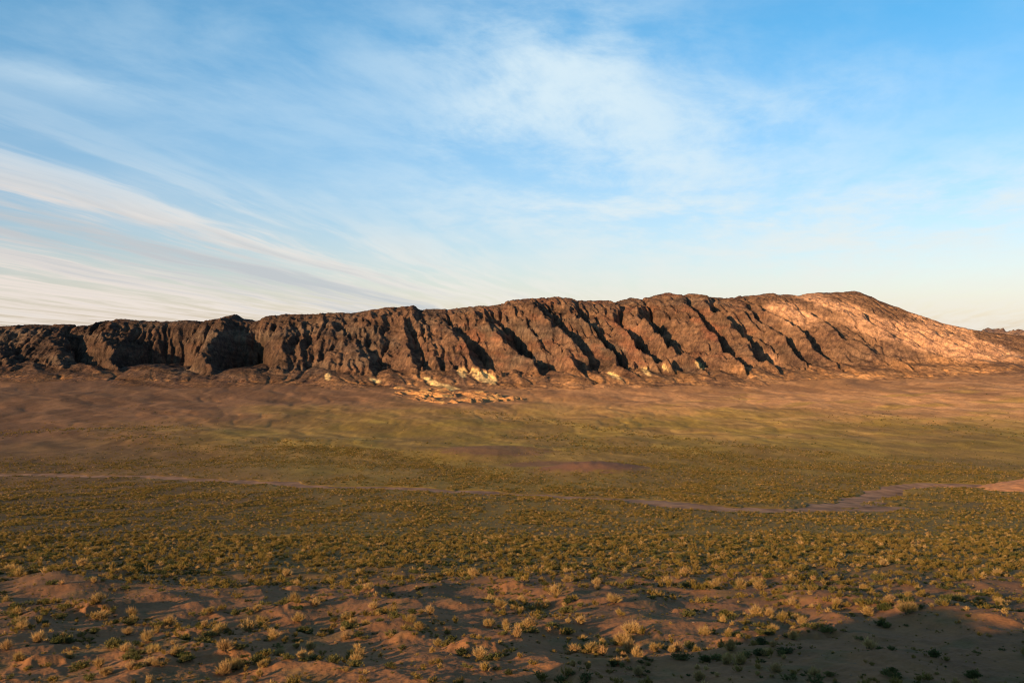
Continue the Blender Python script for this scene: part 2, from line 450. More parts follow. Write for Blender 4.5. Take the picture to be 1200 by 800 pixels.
# valleys: (px at crest, px at foot, depth m, width of the steep shaded side as a share)
VAL = [(-420, -430, 60, .35), (-250, -260, 60, .35), (-110, -100, 60, .35), (-20, -20, 40, .35), (48, 58, 28, .35), (112, 100, 24, .35), (244, 166, 215, .68), (322, 306, 185, .52), (372, 398, 14, .3),
       (430, 470, 20, .3), (482, 520, 10, .3), (545, 612, 32, .30), (606, 672, 84, .42), (652, 706, 10, .35), (690, 765, 70, .36), (722, 800, 22, .2), (765, 848, 100, .42),
       (805, 886, 30, .16), (836, 925, 80, .36), (872, 968, 26, .16), (890, 1018, 50, .24), (930, 1085, 36, .18), (985, 1160, 22, .2), (1050, 1230, 20, .2),
       (1110, 1310, 16, .25), (1170, 1390, 18, .25), (1260, 1500, 20, .3), (1420, 1700, 20, .3)]
VAL = [((a - 600) / FPX * YC, (b - 600) / FPX * YF, d, s) for a, b, d, s in VAL]


def mountain(x, y):
    yc = YC + 40 * fbm(x / 500, 0 * x, 2, 101)
    yf = YF + 55 * fbm(x / 210, 0 * x + 3, 3, 102) + sst(500, 900, x) * 30
    t = (y - yf) / (yc - yf)
    tc_ = np.clip(t, 0, 1)
    # sample the crest along the slant of the spurs
    sk = np.interp(x, [-1500, -300, 300, 900, 1600], [0.0, 0.08, 0.20, 0.30, 0.34])
    zc_ = np.interp(x, SILX, SILZ)
    zf = P(x, np.minimum(y, yf + 40), bed=False) - 6
    tv = np.minimum(tc_ / 0.62, 1.25)
    # warped x for valleys
    xw = x + 34 * fbm(x / 190, y / 190, 3, 103) + 7 * fbm(x / 48, y / 48, 3, 104)
    # position between neighbouring valleys
    h = np.zeros_like(x); dep = np.zeros_like(x); sharp = np.zeros_like(x); cell = np.zeros_like(x)
    for i in range(len(VAL) - 1):
        a, b = VAL[i], VAL[i + 1]
        va = a[1] + (a[0] - a[1]) * tv; vb = b[1] + (b[0] - b[1]) * tv
        m = (xw >= va) & (xw < vb)
        u = (xw - va) / np.maximum(vb - va, 1)
        s = b[3] if i != 7 else 0.45 + 0.32 * (1 - tc_)
        s = s + 0 * tc_                                       # share of the steep side (falls towards valley b)
        up = np.clip(u / (1 - s), 0, 1); dn = np.clip((1 - u) / s, 0, 1)
        ridge_ = np.minimum(up ** 0.85, dn ** 1.0)
        d = np.where(u < 1 - s, a[2] * 0.35 + b[2] * 0.65, b[2])
        h = np.where(m, ridge_, h); dep = np.where(m, d, dep); cell = np.where(m, i, cell)
    valley = (1 - h) * dep
    env = sst(-0.02, 0.30, tc_) * (1 - 0.92 * sst(0.52, 0.95, tc_))
    # main slope: steep toe, rounded shoulder
    tc0 = tc_; tc_ = np.clip(t + 0.10 * (h - 0.6) * (1 - sst(0.0, 0.5, t)), 0, 1)
    p = 0.60 * (1 - (1 - tc_) ** 1.7) + 0.40 * tc_
    shoulder = sst(0, 0.95, tc_)
    p = 0.55 * p + 0.45 * shoulder ** 0.8
    rel = zc_ - zf
    z = zf + rel * p - 1.12 * valley * env * np.clip(rel / 200, 0.3, 1.1)
    # gullies running down between the spurs
    s = xw - (sk * 1.6) * (yc - y) * 1.0
    xg = x + sk * 2.0 * (y - yc)
    xq = xg + 9 * fbm(x / 60, y / 60, 2, 171)
    g1 = ridged(xq / 64, y / 620, 3, 110, 0.5)
    g2 = ridged(xq / 27 + 3, y / 300, 2, 111, 0.5)
    rgh = np.interp(x, [-1500, -900, -300, 500, 900, 1500], [1.0, 1.1, 1.15, 1.0, 0.55, 0.40])
    e2 = sst(0.0, 0.16, tc_) * (1 - 0.80 * sst(0.70, 1.0, tc_))
    z = z + (g1 - 0.8) * 13 * (0.5 + 0.7 * sst(-0.4, 0.4, fbm(x / 220, y / 400, 2, 175))) * e2 * rgh * np.interp(x, [-400, 250], [.45, .95]) + (g2 - 0.8) * 9 * e2 * rgh * np.interp(x, [-400, 250], [.6, 1])
    g3 = ridged(xg / 17 + 0.5 * fbm(x / 30, y / 30, 2, 128), y / 75, 2, 127, 0.5)
    z = z - (g3 - 0.7) * 5.5 * e2 * np.clip(rgh, 0.6, 1) * sst(-0.5, 0.3, fbm(x / 140 + 4, y / 200, 2, 129))
    # crags
    cr = ridged(x / 62 + 9, y / 60 + 2, 4, 112, 0.5)
    z = z + (cr - 0.9) * 4.0 * np.interp(x, [-300, 200], [1.4, .8]) * e2 * rgh * (0.5 + sst(-0.2, 0.5, fbm(x / 160, y / 120, 2, 113)))
    z = z + 1.5 * fbm(x / 12, y / 13, 3, 114, 0.6) * e2 * rgh
    rk = np.clip(ridged(x / 21 + fbm(x / 40, y / 40, 2, 117), y / 24, 3, 118, 0.55) - 0.75, 0, 2)
    z = z + 2.6 * rk * e2 * rgh * sst(-0.3, 0.4, fbm(x / 110, y / 90, 3, 119))
    # back of the range: broken upland falling away
    bk = np.clip(t - 1, 0, 6)
    z = z - rel * (0.10 * bk + 0.16 * bk ** 1.4) + 0.0
    z = z + sst(0.85, 1.3, t) * 5 * fbm(x / 90, y / 90, 3, 115)
    # pale clay foothills and the eroded apron at the foot
    ap = np.exp(-((t + 0.06) / 0.10) ** 2) * (0.2 + sst(-850, -500, x) * (1 - sst(0, 250, x)))
    z = z + ap * (10 * np.clip(ridged(xg / 26, y / 75, 3, 116) - 0.55, 0, 2))
    z = np.where(t < -0.02, np.minimum(z, zf + 4 + (t + 0.02) * 500), z)
    # talus cones spilling from the gully mouths
    apr = zf + 4.6 + 92 * np.clip(t + 0.34, 0, 0.50) ** 2 * (0.65 + 0.55 * (1 - h) + 0.25 * fbm(x / 90, y / 160, 3, 170)) - 8 * sst(-0.25, -0.40, t)
    k_ = 2.5; mx_ = np.maximum(z, apr); z = mx_ + k_ * np.log1p(np.exp(-np.abs(z - apr) / k_)) - k_ * 0.15
    z = np.where(t > 0.35, np.where(t > 0.45, mx_, z), z)
    return z, t, h, zf, rel


xs = np.concatenate([np.linspace(-3200, -1560, 90), np.linspace(-1550, 1620, 1330), np.linspace(1632, 3200, 80)])
ys = np.concatenate([np.linspace(2060, 2290, 40)[:-1], np.linspace(2290, 2900, 270), np.linspace(2910, 3500, 40), np.linspace(3560, 6000, 20)])
X, Y = np.meshgrid(xs, ys)
Z, tt, hh, zf, rel = mountain(X, Y)
# rain carves the fine part: trace many drops, cut where they gather, let the slopes settle, repeat
def erode(Z, dx, dy, rounds=7, n=50000, steps=90, seed=4, K=0.95):
    rs = np.random.RandomState(seed); ny, nx = Z.shape
    def blur(A):
        A = (A + np.roll(A, 1, 0) + np.roll(A, -1, 0)) / 3
        return (A + np.roll(A, 1, 1) + np.roll(A, -1, 1)) / 3
    for r in range(rounds):
        gy_, gx_ = np.gradient(Z, dy, dx); gxr, gyr = gx_.ravel(), gy_.ravel()
        fx = rs.rand(n) * (nx - 3) + 1; fy = rs.rand(n) * (ny - 3) + 1; flow = np.zeros(nx * ny); vx = np.zeros(n); vy = np.zeros(n)
        for it in range(steps):
            i = (fy + .5).astype(int) * nx + (fx + .5).astype(int)
            flow += np.bincount(i, minlength=nx * ny)
            vx = vx * 0.45 - gxr[i]; vy = vy * 0.45 - gyr[i]; L = np.hypot(vx, vy) + 1e-6
            fx = np.clip(fx + vx / L * (dy * 0.9 / dx), 1, nx - 2); fy = np.clip(fy + vy / L * 0.9, 1, ny - 2)
        flow = blur(flow.reshape(ny, nx) / (n * steps / (nx * ny)))
        sl = np.hypot(gx_, gy_)
        cut = K * np.minimum(flow, 14.0) ** 0.6 * np.minimum(sl, 0.9)
        Z = Z - cut + cut.mean() * 0.8
        Z = Z * 0.95 + blur(Z) * 0.05
    return Z


i0, i1, j0, j1 = 39, 309, 90, 1420
sub = Z[i0:i1, j0:j1].copy(); new = erode(sub.copy(), xs[j0 + 1] - xs[j0], ys[i0 + 1] - ys[i0])
wx_ = np.minimum(np.arange(j1 - j0), np.arange(j1 - j0)[::-1]) / 12.0; wy_ = np.minimum(np.arange(i1 - i0), np.arange(i1 - i0)[::-1]) / 8.0
wgt = np.clip(np.minimum(wx_[None, :], wy_[:, None]), 0, 1)
Z[i0:i1, j0:j1] = sub + (new - sub) * wgt

Z += sst(0.02, 0.12, tt) * (1 - sst(1.0, 1.3, tt)) * np.interp(X, [-1500, 500, 1100], [1, .9, .45]) * (1.5 * (ridged(X / 9, Y / 10, 2, 150) - 0.7) * (0.3 + sst(-0.2, 0.5, fbm(X / 70, Y / 60, 3, 151))) + 0.7 * fbm(X / 5, Y / 6, 2, 152))
# rock colours
RK = c3(0.140, 0.075, 0.045); RKD = c3(0.044, 0.028, 0.021); RED = c3(0.165, 0.066, 0.038); TANR = c3(0.40, 0.215, 0.125); GREY = c3(0.110, 0.076, 0.055); CREAM = c3(0.66, 0.43, 0.18)
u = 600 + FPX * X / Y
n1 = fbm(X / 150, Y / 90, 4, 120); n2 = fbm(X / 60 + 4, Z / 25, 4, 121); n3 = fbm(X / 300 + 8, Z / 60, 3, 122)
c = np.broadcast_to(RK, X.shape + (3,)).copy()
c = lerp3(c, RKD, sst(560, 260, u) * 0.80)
c = lerp3(c, RKD, sst(0.05, 0.6, n1) * 0.65)
c = lerp3(c, GREY, sst(0.0, 0.6, n3) * 0.6)
c = lerp3(c, RED, sst(0.15, 0.6, n2) * (0.38 * sst(450, 600, u) + 0.12) * (1 - sst(950, 1050, u) * .6))
rt = sst(810, 960, u + 40 * n3)
c = lerp3(c, c3(0.150, 0.082, 0.050), rt * 0.75)
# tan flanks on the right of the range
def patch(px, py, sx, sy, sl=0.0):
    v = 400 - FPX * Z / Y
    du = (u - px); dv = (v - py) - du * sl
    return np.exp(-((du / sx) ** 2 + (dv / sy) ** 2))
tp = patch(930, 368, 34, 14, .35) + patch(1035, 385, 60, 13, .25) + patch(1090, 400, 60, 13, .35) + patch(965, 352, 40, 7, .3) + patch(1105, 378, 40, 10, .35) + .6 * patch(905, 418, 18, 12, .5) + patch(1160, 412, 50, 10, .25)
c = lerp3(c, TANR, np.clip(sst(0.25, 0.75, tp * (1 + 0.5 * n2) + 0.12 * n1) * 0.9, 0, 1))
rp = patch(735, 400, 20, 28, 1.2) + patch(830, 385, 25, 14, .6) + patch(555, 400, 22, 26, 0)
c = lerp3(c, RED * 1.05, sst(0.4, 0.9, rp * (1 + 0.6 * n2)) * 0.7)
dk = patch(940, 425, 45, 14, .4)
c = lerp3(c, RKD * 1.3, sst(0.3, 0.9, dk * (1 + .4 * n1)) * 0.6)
# cream clay outcrops at the foot
cp = np.zeros_like(u)
for (a, b, sx, sy, sl) in ((541, 437, 6, 7, .6), (562, 440, 15, 8, .5), (575, 443, 9, 5, .5), (384, 441, 5, 6, 0), (440, 446, 10, 3, .2),
                           (505, 447, 12, 5, .5), (530, 455, 16, 4, .35), (555, 464, 18, 4, .25), (720, 440, 11, 4, .4), (757, 435, 7, 5, .7), (780, 431, 6, 3, .5), (820, 428, 8, 4, .5)):
    cp = cp + patch(a, b, sx, sy, sl)
c = lerp3(c, CREAM, sst(0.40, 0.75, cp * (1 + 0.5 * fbm(X / 14, Y / 20, 3, 125))))
# talus and fan soil takes over at the toe
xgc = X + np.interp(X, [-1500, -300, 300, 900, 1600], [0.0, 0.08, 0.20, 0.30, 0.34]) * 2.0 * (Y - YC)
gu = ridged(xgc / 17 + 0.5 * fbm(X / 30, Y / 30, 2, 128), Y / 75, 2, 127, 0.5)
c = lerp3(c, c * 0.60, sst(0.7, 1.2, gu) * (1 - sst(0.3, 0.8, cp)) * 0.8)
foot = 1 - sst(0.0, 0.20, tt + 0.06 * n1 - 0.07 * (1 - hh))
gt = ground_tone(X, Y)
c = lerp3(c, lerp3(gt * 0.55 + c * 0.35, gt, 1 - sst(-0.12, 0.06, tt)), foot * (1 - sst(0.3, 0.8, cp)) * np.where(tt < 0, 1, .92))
# dark bedding bands and rubble patches
bd_ = fbm((X * 0.35 + Z * 2.2 + 0.25 * Y) / 26, X / 260, 4, 180, .6)
c = c * (1 - 0.38 * sst(0.05, 0.5, bd_) * (1 - 0.5 * rt))[..., None]
c = c * (1 + 0.40 * fbm(X / 6, Z / 4, 3, 126))[..., None]
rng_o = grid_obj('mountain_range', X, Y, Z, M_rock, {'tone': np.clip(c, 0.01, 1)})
rng_o['label'] = 'long rugged brown mountain range with gullied flanks'
# distant hills past the right end of the range
xs2 = np.linspace(900, 3800, 380); ys2 = np.linspace(3900, 5200, 60)
X, Y = np.meshgrid(xs2, ys2)
hz = np.interp(X, [900, 1500, 2050, 2300, 2600, 3800], [0, 40, 150, 155, 140, 120])
t2 = np.clip((Y - 3950) / 800, 0, 1)
Z = -105 + hz * np.sin(t2 * np.pi * 0.5) - 60 * np.clip((Y - 4750) / 450, 0, 1) + (ridged(X / 160, Y / 300, 4, 130) - 0.9) * 26 * sst(0, 0.3, t2)
c = lerp3(np.broadcast_to(c3(0.20, 0.115, 0.08), X.shape + (3,)), c3(0.28, 0.17, 0.11), sst(-0.3, 0.5, fbm(X / 200, Z / 40, 3, 131)))
grid_obj('distant_hills', X, Y, Z, M_rock, {'tone': c})
# orange sandy mound at the right edge of the plain
kx, ky = W(1230, 573)
xm = np.linspace(-60, 60, 120); X, Y = np.meshgrid(xm + kx, xm * 0.8 + ky)
rad = np.sqrt(((X - kx) / 57) ** 2 + ((Y - ky) / 44) ** 2) * (1 + 0.10 * fbm(X / 9, Y / 9, 3, 140))
Zm = P(X, Y, bed=False) - 1.2 + 11.0 * np.clip(1 - rad, 0, 1) ** 0.9 - 1.5 * sst(0.95, 1.05, rad) + 0.5 * (1 - np.clip(rad, 0, 1)) * (ridged(X / 6, Y / 12, 3, 141))
c = np.broadcast_to(c3(0.34, 0.16, 0.08), X.shape + (3,)) * (1 + 0.2 * fbm(X / 5, Y / 8, 3, 142))[..., None]
grid_obj('sandy_mound', X, Y, Zm, M_bed, {'tone': c})

# pale clay badland mounds strung along the foot of the range
A_, B_ = W(395, 451), W(556, 473)
s_ = np.linspace(0, 1, 420); q_ = np.linspace(-90, 190, 140)
ax_, ay_ = B_[0] - A_[0], B_[1] - A_[1]; L_ = math.hypot(ax_, ay_); ux, uy = ax_ / L_, ay_ / L_
S_, Q_ = np.meshgrid(s_, q_)
X = A_[0] + ax_ * S_ - uy * Q_; Y = A_[1] + ay_ * S_ + ux * Q_
wid = 0.45 + 0.55 * sst(0.3, 0.7, S_)
env = sst(0, 0.06, S_) * (1 - sst(0.96, 1, S_)) * (1 - sst(0.45, 1.0, np.abs((Q_ - 45) / 135) / wid))
rg = ridged((X + 0.7 * Y) / 34 + .5 * fbm(X / 60, Y / 60, 2, 162), (Y - 0.3 * X) / 80, 2, 161, .35)
Zb = P(X, Y, bed=False) - 1.6 + env * sst(-0.5, 0.3, fbm(X / 80, Y / 80, 2, 164) + S_ - 0.5) * (np.clip(rg - 0.25, 0, 2) * 9.5 * wid + 1.2)
n = fbm(X / 40, Y / 40, 3, 163)
c = np.broadcast_to(BROWN2, X.shape + (3,)).copy()
c = lerp3(c, c3(0.205, 0.110, 0.056), sst(0.6, 1.2, rg) * 0.7)
c = lerp3(c, CREAM * 0.5, sst(0.1, 0.5, n) * sst(0.20, 0.50, S_) * sst(0.4, 1.2, rg))
grid_obj('clay_badlands', X, Y, Zb, M_rock, {'tone': c})

# ------------------------------------------------------------------ shrubs
def leaf_mat(name, cols, tr=0.3):
    m, t, b = base_mat(name, 0.8)
    oi = t.node('ShaderNodeObjectInfo'); ramp = t.node('ShaderNodeValToRGB'); r = ramp.color_ramp
    while len(r.elements) < len(cols): r.elements.new(0.5)
    for i, cc_ in enumerate(cols):
        r.elements[i].position = i / max(len(cols) - 1, 1); r.elements[i].color = (*cc_, 1)
    t.l.new(oi.outputs['Random'], ramp.inputs[0])
    at = t.node('ShaderNodeAttribute', attribute_name='tone')
    col = t.mix(1.0, ramp.outputs[0], at.outputs['Color'], 'MULTIPLY')
    t.l.new(col, b.inputs['Base Color'])
    tb = t.node('ShaderNodeBsdfTranslucent'); t.l.new(col, tb.inputs[0])
    mx = t.node('ShaderNodeMixShader'); mx.inputs[0].default_value = tr
    o = [n for n in t.n if n.type == 'OUTPUT_MATERIAL'][0]
    t.l.new(b.outputs[0], mx.inputs[1]); t.l.new(tb.outputs[0], mx.inputs[2]); t.l.new(mx.outputs[0], o.inputs[0])
    return m


M_straw = leaf_mat('dry_straw_twigs', [(0.38, 0.24, 0.085), (0.46, 0.29, 0.12), (0.32, 0.21, 0.07), (0.41, 0.24, 0.11)])
M_olive = leaf_mat('olive_foliage', [(0.105, 0.098, 0.030), (0.16, 0.130, 0.040), (0.085, 0.085, 0.030)])
M_green = leaf_mat('dark_green_foliage', [(0.060, 0.068, 0.020), (0.080, 0.080, 0.024), (0.050, 0.055, 0.02)])
M_mix = leaf_mat('steppe_foliage', [(0.15, 0.105, 0.022), (0.25, 0.155, 0.046), (0.20, 0.135, 0.03), (0.23, 0.145, 0.04), (0.12, 0.09, 0.02), (0.30, 0.185, 0.062)])
M_wood = leaf_mat('shrub_wood', [(0.10, 0.07, 0.05), (0.14, 0.10, 0.07)], 0.0)


def tri_mesh(name, V, Fc, tone, mat):
    me = bpy.data.meshes.new(name); me.from_pydata(V, [], Fc)
    at = me.attributes.new('tone', 'FLOAT_COLOR', 'POINT')
    at.data.foreach_set('color', np.array([(a, a, a, 1) for a in tone], F).ravel())
    me.materials.append(mat); return me


def shrub_geo(rs, stems, tips, h=0.85, spread=1.0, lw=0.05, ll=0.16, upright=0.6, lobes=3):
    """a dry bush: forked stems from a root crown with short spiky sprays of leaves along them"""
    SV, SF, ST, LV, LF, LT = [], [], [], [], [], []
    lob = [(rs.uniform(-.45, .45) * spread, rs.uniform(-.45, .45) * spread, rs.uniform(.75, 1.1)) for _ in range(lobes)]
    pts = []
    for i in range(stems):
        lx, ly, lh = lob[rs.randint(lobes)]
        a = rs.uniform(0, 2 * np.pi); r = spread * 0.60 * math.sqrt(rs.uniform(0.02, 1))
        tip = np.array([lx + math.cos(a) * r, ly + math.sin(a) * r, h * lh * (1 - 0.55 * (r / spread / 0.6) ** 2) * rs.uniform(0.75, 1.12)])
        root = np.array([lx * .55 + rs.uniform(-.06, .06), ly * .55 + rs.uniform(-.06, .06), -0.06])
        mid = root * .45 + tip * .55; mid[2] += 0.10 * h * (1 - upright)
        w0 = rs.uniform(.012, .022)
        pa = a + 1.57; side = np.array([math.cos(pa), math.sin(pa), 0]) * w0
        b0 = len(SV); SV += [tuple(root - side), tuple(root + side), tuple(mid - side * .7), tuple(mid + side * .7), tuple(tip)]
        SF += [(b0, b0 + 1, b0 + 3, b0 + 2), (b0 + 2, b0 + 3, b0 + 4)]; ST += [.8, .8, 1, 1, 1.2]
        for k in range(max(1, tips // stems)):
            f = rs.uniform(0.35, 1.0); q = root + (tip - root) * f if f < .5 else mid + (tip - mid) * (f - .5) * 2
            pts.append((q + rs.normal(0, .05, 3) * np.array([1, 1, .6]), tip - root))
    for q, ax in pts:
        d = ax / np.linalg.norm(ax) * upright + rs.normal(0, .55, 3); d[2] = abs(d[2]) * 0.9 + 0.15; d /= np.linalg.norm(d)
        sdv = np.cross(d, rs.normal(0, 1, 3)); sdv /= np.linalg.norm(sdv) + 1e-6
        l = ll * rs.uniform(.6, 1.3); wv_ = lw * rs.uniform(.6, 1.3)
        b0 = len(LV); LV += [tuple(q - sdv * wv_ * .5), tuple(q + sdv * wv_ * .5), tuple(q + d * l)]
        LF.append((b0, b0 + 1, b0 + 2)); s_ = rs.uniform(.7, 1.25); LT += [s_ * .9, s_ * .9, s_ * 1.1]
    return (SV, SF, ST), (LV, LF, LT)


RS = np.random.RandomState(8)
KINDS = {  # name -> (foliage material, geometry options)
    'straw_shrub': (M_straw, dict(h=1.05, spread=0.85, lw=.036, ll=.42, upright=1.3, lobes=5)),
    'olive_shrub': (M_olive, dict(h=0.72, spread=1.0, lw=.075, ll=.15, upright=.5, lobes=4)),
    'green_shrub': (M_green, dict(h=0.78, spread=0.95, lw=.085, ll=.13, upright=.4, lobes=4)),
    'grass_tuft': (M_straw, dict(h=0.85, spread=0.50, lw=.040, ll=.30, upright=1.5, lobes=2)),
}
PROTO = {}
for nm, (mt, kw) in KINDS.items():
    PROTO[nm] = []
    for v_ in range(4):
        (sv, sf, st_), (lv, lf, lt) = shrub_geo(RS, 60, 900, **kw)
        PROTO[nm].append((tri_mesh(nm + '_stems', sv, sf, st_, M_wood), tri_mesh(nm + '_foliage', lv, lf, lt, mt)))


def P1(x, y): return float(P(np.array([x]), np.array([y]))[0])


def place(kind, x, y, s, label, group=None, detailed=True, hs=1.0):
    stm, fol = PROTO[kind][RS.randint(4)]
    root = bpy.data.objects.new(kind, None); sc.collection.objects.link(root)
    root.location = (x, y, P1(x, y) - 0.04 * s); root.rotation_euler = (0, 0, RS.uniform(0, 6.28)); root.scale = (s, s * RS.uniform(.85, 1.1), s * hs)
    root.empty_display_size = 0.2
    root['label'] = label; root['category'] = 'grass tuft' if kind == 'grass_tuft' else 'shrub'
    if group: root['group'] = group
    a = bpy.data.objects.new('stems', stm); a.parent = root; sc.collection.objects.link(a)
    b = bpy.data.objects.new('foliage', fol); b.parent = root; sc.collection.objects.link(b)
    return root


taken = []
# shrubs one can single out in the photograph: kind, px, py (foot), radius m, height factor, label
NAMED = [
    ('straw_shrub', 433, 700, 1.5, .9, 'pale straw shrub on the windward side of the undercut orange sand hummock'),
    ('green_shrub', 456, 703, 1.7, .75, 'wide dark green shrub crowning the undercut orange sand hummock'),
    ('olive_shrub', 469, 688, 1.2, 1.2, 'round golden bush just behind the undercut sand hummock'),
    ('olive_shrub', 806, 716, 1.35, 1.1, 'isolated round olive green bush on the bare sand slope'),
    ('straw_shrub', 746, 762, 1.1, 1.3, 'pale feathery dry bush alone on dim sand below the bare slope'),
    ('straw_shrub', 673, 760, 1.3, .9, 'dense rounded straw bush beside a small dark green shrub'),
    ('green_shrub', 693, 758, .9, .9, 'small dark green shrub touching a rounded straw bush'),
    ('olive_shrub', 860, 742, 1.25, .8, 'flat green topped shrub above a spiky dry tuft near the shaded sand'),
    ('straw_shrub', 857, 766, 1.25, 1.1, 'spiky dry tuft at the very edge of the large shadow'),
    ('straw_shrub', 930, 742, 1.2, 1.0, 'bleached shrub on the low hummock above the large shadow'),
    ('olive_shrub', 958, 736, 1.5, .7, 'sprawling olive shrub trailing right from the hummock above the shadow'),
    ('straw_shrub', 1065, 722, 1.9, 1.0, 'broad straw shrub on the last sunlit sand before the shadow tip'),
    ('green_shrub', 1096, 782, 1.4, .9, 'dark green bush alone inside the large shaded hollow'),
    ('green_shrub', 1140, 800, 1.4, .9, 'black green bush at the bottom edge of the shaded hollow'),
    ('green_shrub', 920, 770, 1.3, .8, 'dark shrub just inside the left part of the shaded hollow'),
    ('straw_shrub', 890, 690, 1.9, 1.05, 'tall straw shrub clump between the bare slope and the steppe'),
    ('olive_shrub', 866, 684, 1.3, .9, 'small green bush leaning against a tall straw clump'),
    ('olive_shrub', 1118, 706, 1.9, .8, 'wide green and yellow bush on the sand crest at right'),
    ('green_shrub', 1160, 715, 1.5, .9, 'compact dark green bush on the sand crest near the right edge'),
    ('straw_shrub', 651, 702, 1.7, 1.2, 'tall reddish straw bush left of the long bare sand slope'),
    ('olive_shrub', 649, 732, 1.5, .9, 'low green and straw bush at the left end of the bare sand slope'),
    ('straw_shrub', 120, 722, 1.8, .7, 'sprawling straw shrub on the big hummock at lower left'),
    ('green_shrub', 136, 728, 1.3, .7, 'dark shrub on the shaded flank of the big hummock at lower left'),
    ('olive_shrub', 94, 776, 1.6, .8, 'wide green shrub in the bottom left hollow'),
    ('green_shrub', 20, 712, 1.7, .8, 'dark green shrub close to the left edge above dim sand'),
    ('straw_shrub', 12, 668, 2.1, 1.0, 'dense straw shrub touching the left edge of the steppe'),
    ('straw_shrub', 95, 668, 2.0, 1.0, 'bushy golden shrub on a small hummock at the steppe margin'),
    ('straw_shrub', 350, 722, 1.5, .9, 'brittle grey straw shrub on the pale hummock with root debris'),
    ('straw_shrub', 262, 772, 1.4, .9, 'pale dry shrub on the small orange hummock at the bottom'),
    ('green_shrub', 285, 778, 1.2, .7, 'dark sprawling shrub right of the small orange hummock'),
    ('olive_shrub', 242, 746, 1.6, .8, 'olive shrub with twiggy top in the lower left sand hollow'),
    ('straw_shrub', 575, 702, 1.5, 1.1, 'yellow bush at the right end of the shaded sand hollow'),
    ('green_shrub', 975, 700, 1.0, .8, 'tiny green bush between dry tufts above the bare crest'),
    ('straw_shrub', 700, 690, 1.5, .9, 'round yellow bush standing at the steppe edge above bare sand'),
    ('olive_shrub', 745, 694, 1.3, .7, 'low dark green bush beside tan tufts above the bare slope'),
    ('straw_shrub', 418, 774, 1.0, 1.0, 'small upright tuft bush alone on dim sand at the bottom'),
]
for (kind, px, py, s, hs, lab) in NAMED:
    x, y = W(px, py); place(kind, x, y, s * 0.92, lab, None, True, hs); taken.append((x, y, s))

# candidates for all other shrubs, thinned by zone
def scatter(n, d0, d1, seed, dens):
    rs = np.random.RandomState(seed)
    d = np.sqrt(rs.uniform(d0 ** 2, d1 ** 2, n)); q = rs.uniform(-0.60, 0.60, n)
    x, y = q * d, d
    k = rs.rand(n) < dens(x, y)
    return x[k], y[k], rs


def dens_near(x, y):
    u, v = img(x, y)
    wv = v + 10 * fbm(x / 10, y / 16, 3, 201)
    steppe = 1 - sst(655, 690, wv)
    clump = sst(-0.10, 0.45, fbm(x / 7, y / 9, 3, 202) + 0.35 * fbm(x / 22, y / 34, 2, 203))
    bare = np.zeros_like(x)
    for (a, b, sx, sy) in ((770, 722, 90, 16), (520, 715, 55, 16), (60, 690, 60, 10), (200, 705, 70, 12), (1030, 760, 120, 34), (330, 695, 50, 10), (710, 700, 50, 10), (1150, 770, 110, 40), (140, 700, 60, 12)):
        bare = np.maximum(bare, np.exp(-(((u - a) / sx) ** 2 + ((v - b) / sy) ** 2)))
    d = steppe * (0.38 + 0.62 * clump) + (1 - steppe) * (0.12 + 0.75 * clump) * (1 - sst(0.15, 0.6, bare) * .93)
    for hx, hy, r, h in HW:
        d = d + 0.7 * np.exp(-(((x - hx) / r) ** 2 + ((y - hy) / r) ** 2) * 1.3)
    dm, fl = bed_dist(x, y)
    d = d * sst(13, 16, dm) * (0.10 + 0.90 * sst(36, 46, fl))
    return d


x1, y1, rs = scatter(42000, 66, 370, 31, dens_near)
# size falls off with a few large ones
s1 = 0.27 + 0.75 * rs.rand(len(x1)) ** 2.6 + 0.25 * (rs.rand(len(x1)) < 0.10)
s1 = s1 * np.interp(y1, [60, 120, 200, 370], [0.95, 1.1, 1.25, 1.35])
ok = np.ones(len(x1), bool)
for (tx, ty, ts) in taken: ok &= (np.hypot(x1 - tx, y1 - ty) > ts * 0.95)
x1, y1, s1 = x1[ok], y1[ok], s1[ok]
inview = (np.abs(x1 / y1) < 0.512) & (y1 > 90)
rank = np.where(inview, s1 / y1, 0); order = np.argsort(-rank)
N_IND = 262
ind = order[:N_IND]; rest = order[N_IND:]
KN = ['straw_shrub', 'straw_shrub', 'olive_shrub', 'grass_tuft', 'green_shrub', 'olive_shrub', 'straw_shrub']
WORD = {'straw_shrub': 'dry straw shrub', 'olive_shrub': 'low olive shrub', 'green_shrub': 'dark green shrub', 'grass_tuft': 'upright dry tuft'}
GRP = {'straw_shrub': 'dry straw shrubs scattered over the near sand', 'olive_shrub': 'olive shrubs scattered over the near sand',
       'green_shrub': 'dark green shrubs scattered over the near sand', 'grass_tuft': 'dry grass tufts scattered over the near sand'}
MARKS = [(448, 698, 'the undercut orange hummock'), (120, 716, 'the big lower left hummock'), (806, 716, 'the round bush on bare sand'), (955, 735, 'the hummock above the shadow'),
         (1096, 782, 'the bush inside the shaded hollow'), (1140, 708, 'the bushes on the right sand crest'), (651, 705, 'the tall reddish straw bush'), (262, 772, 'the small orange hummock at bottom'),
         (673, 760, 'the dense rounded straw bush'), (890, 690, 'the tall straw clump'), (95, 668, 'the golden shrub at the left margin'), (575, 702, 'the yellow bush by the shaded hollow'),
         (857, 766, 'the spiky tuft at the shadow edge'), (350, 715, 'the pale hummock with root debris'), (94, 776, 'the wide green bottom left shrub'), (735, 690, 'the yellow bush at the steppe edge'),
         (500, 775, 'the bottom centre of the photo'), (250, 675, 'the sand at the upper left steppe edge')]
ORD = ['nearest', 'second nearest', 'third nearest', 'fourth nearest', 'fifth nearest', 'sixth nearest', 'seventh nearest', 'eighth nearest', 'ninth nearest', 'tenth nearest']
plan = []
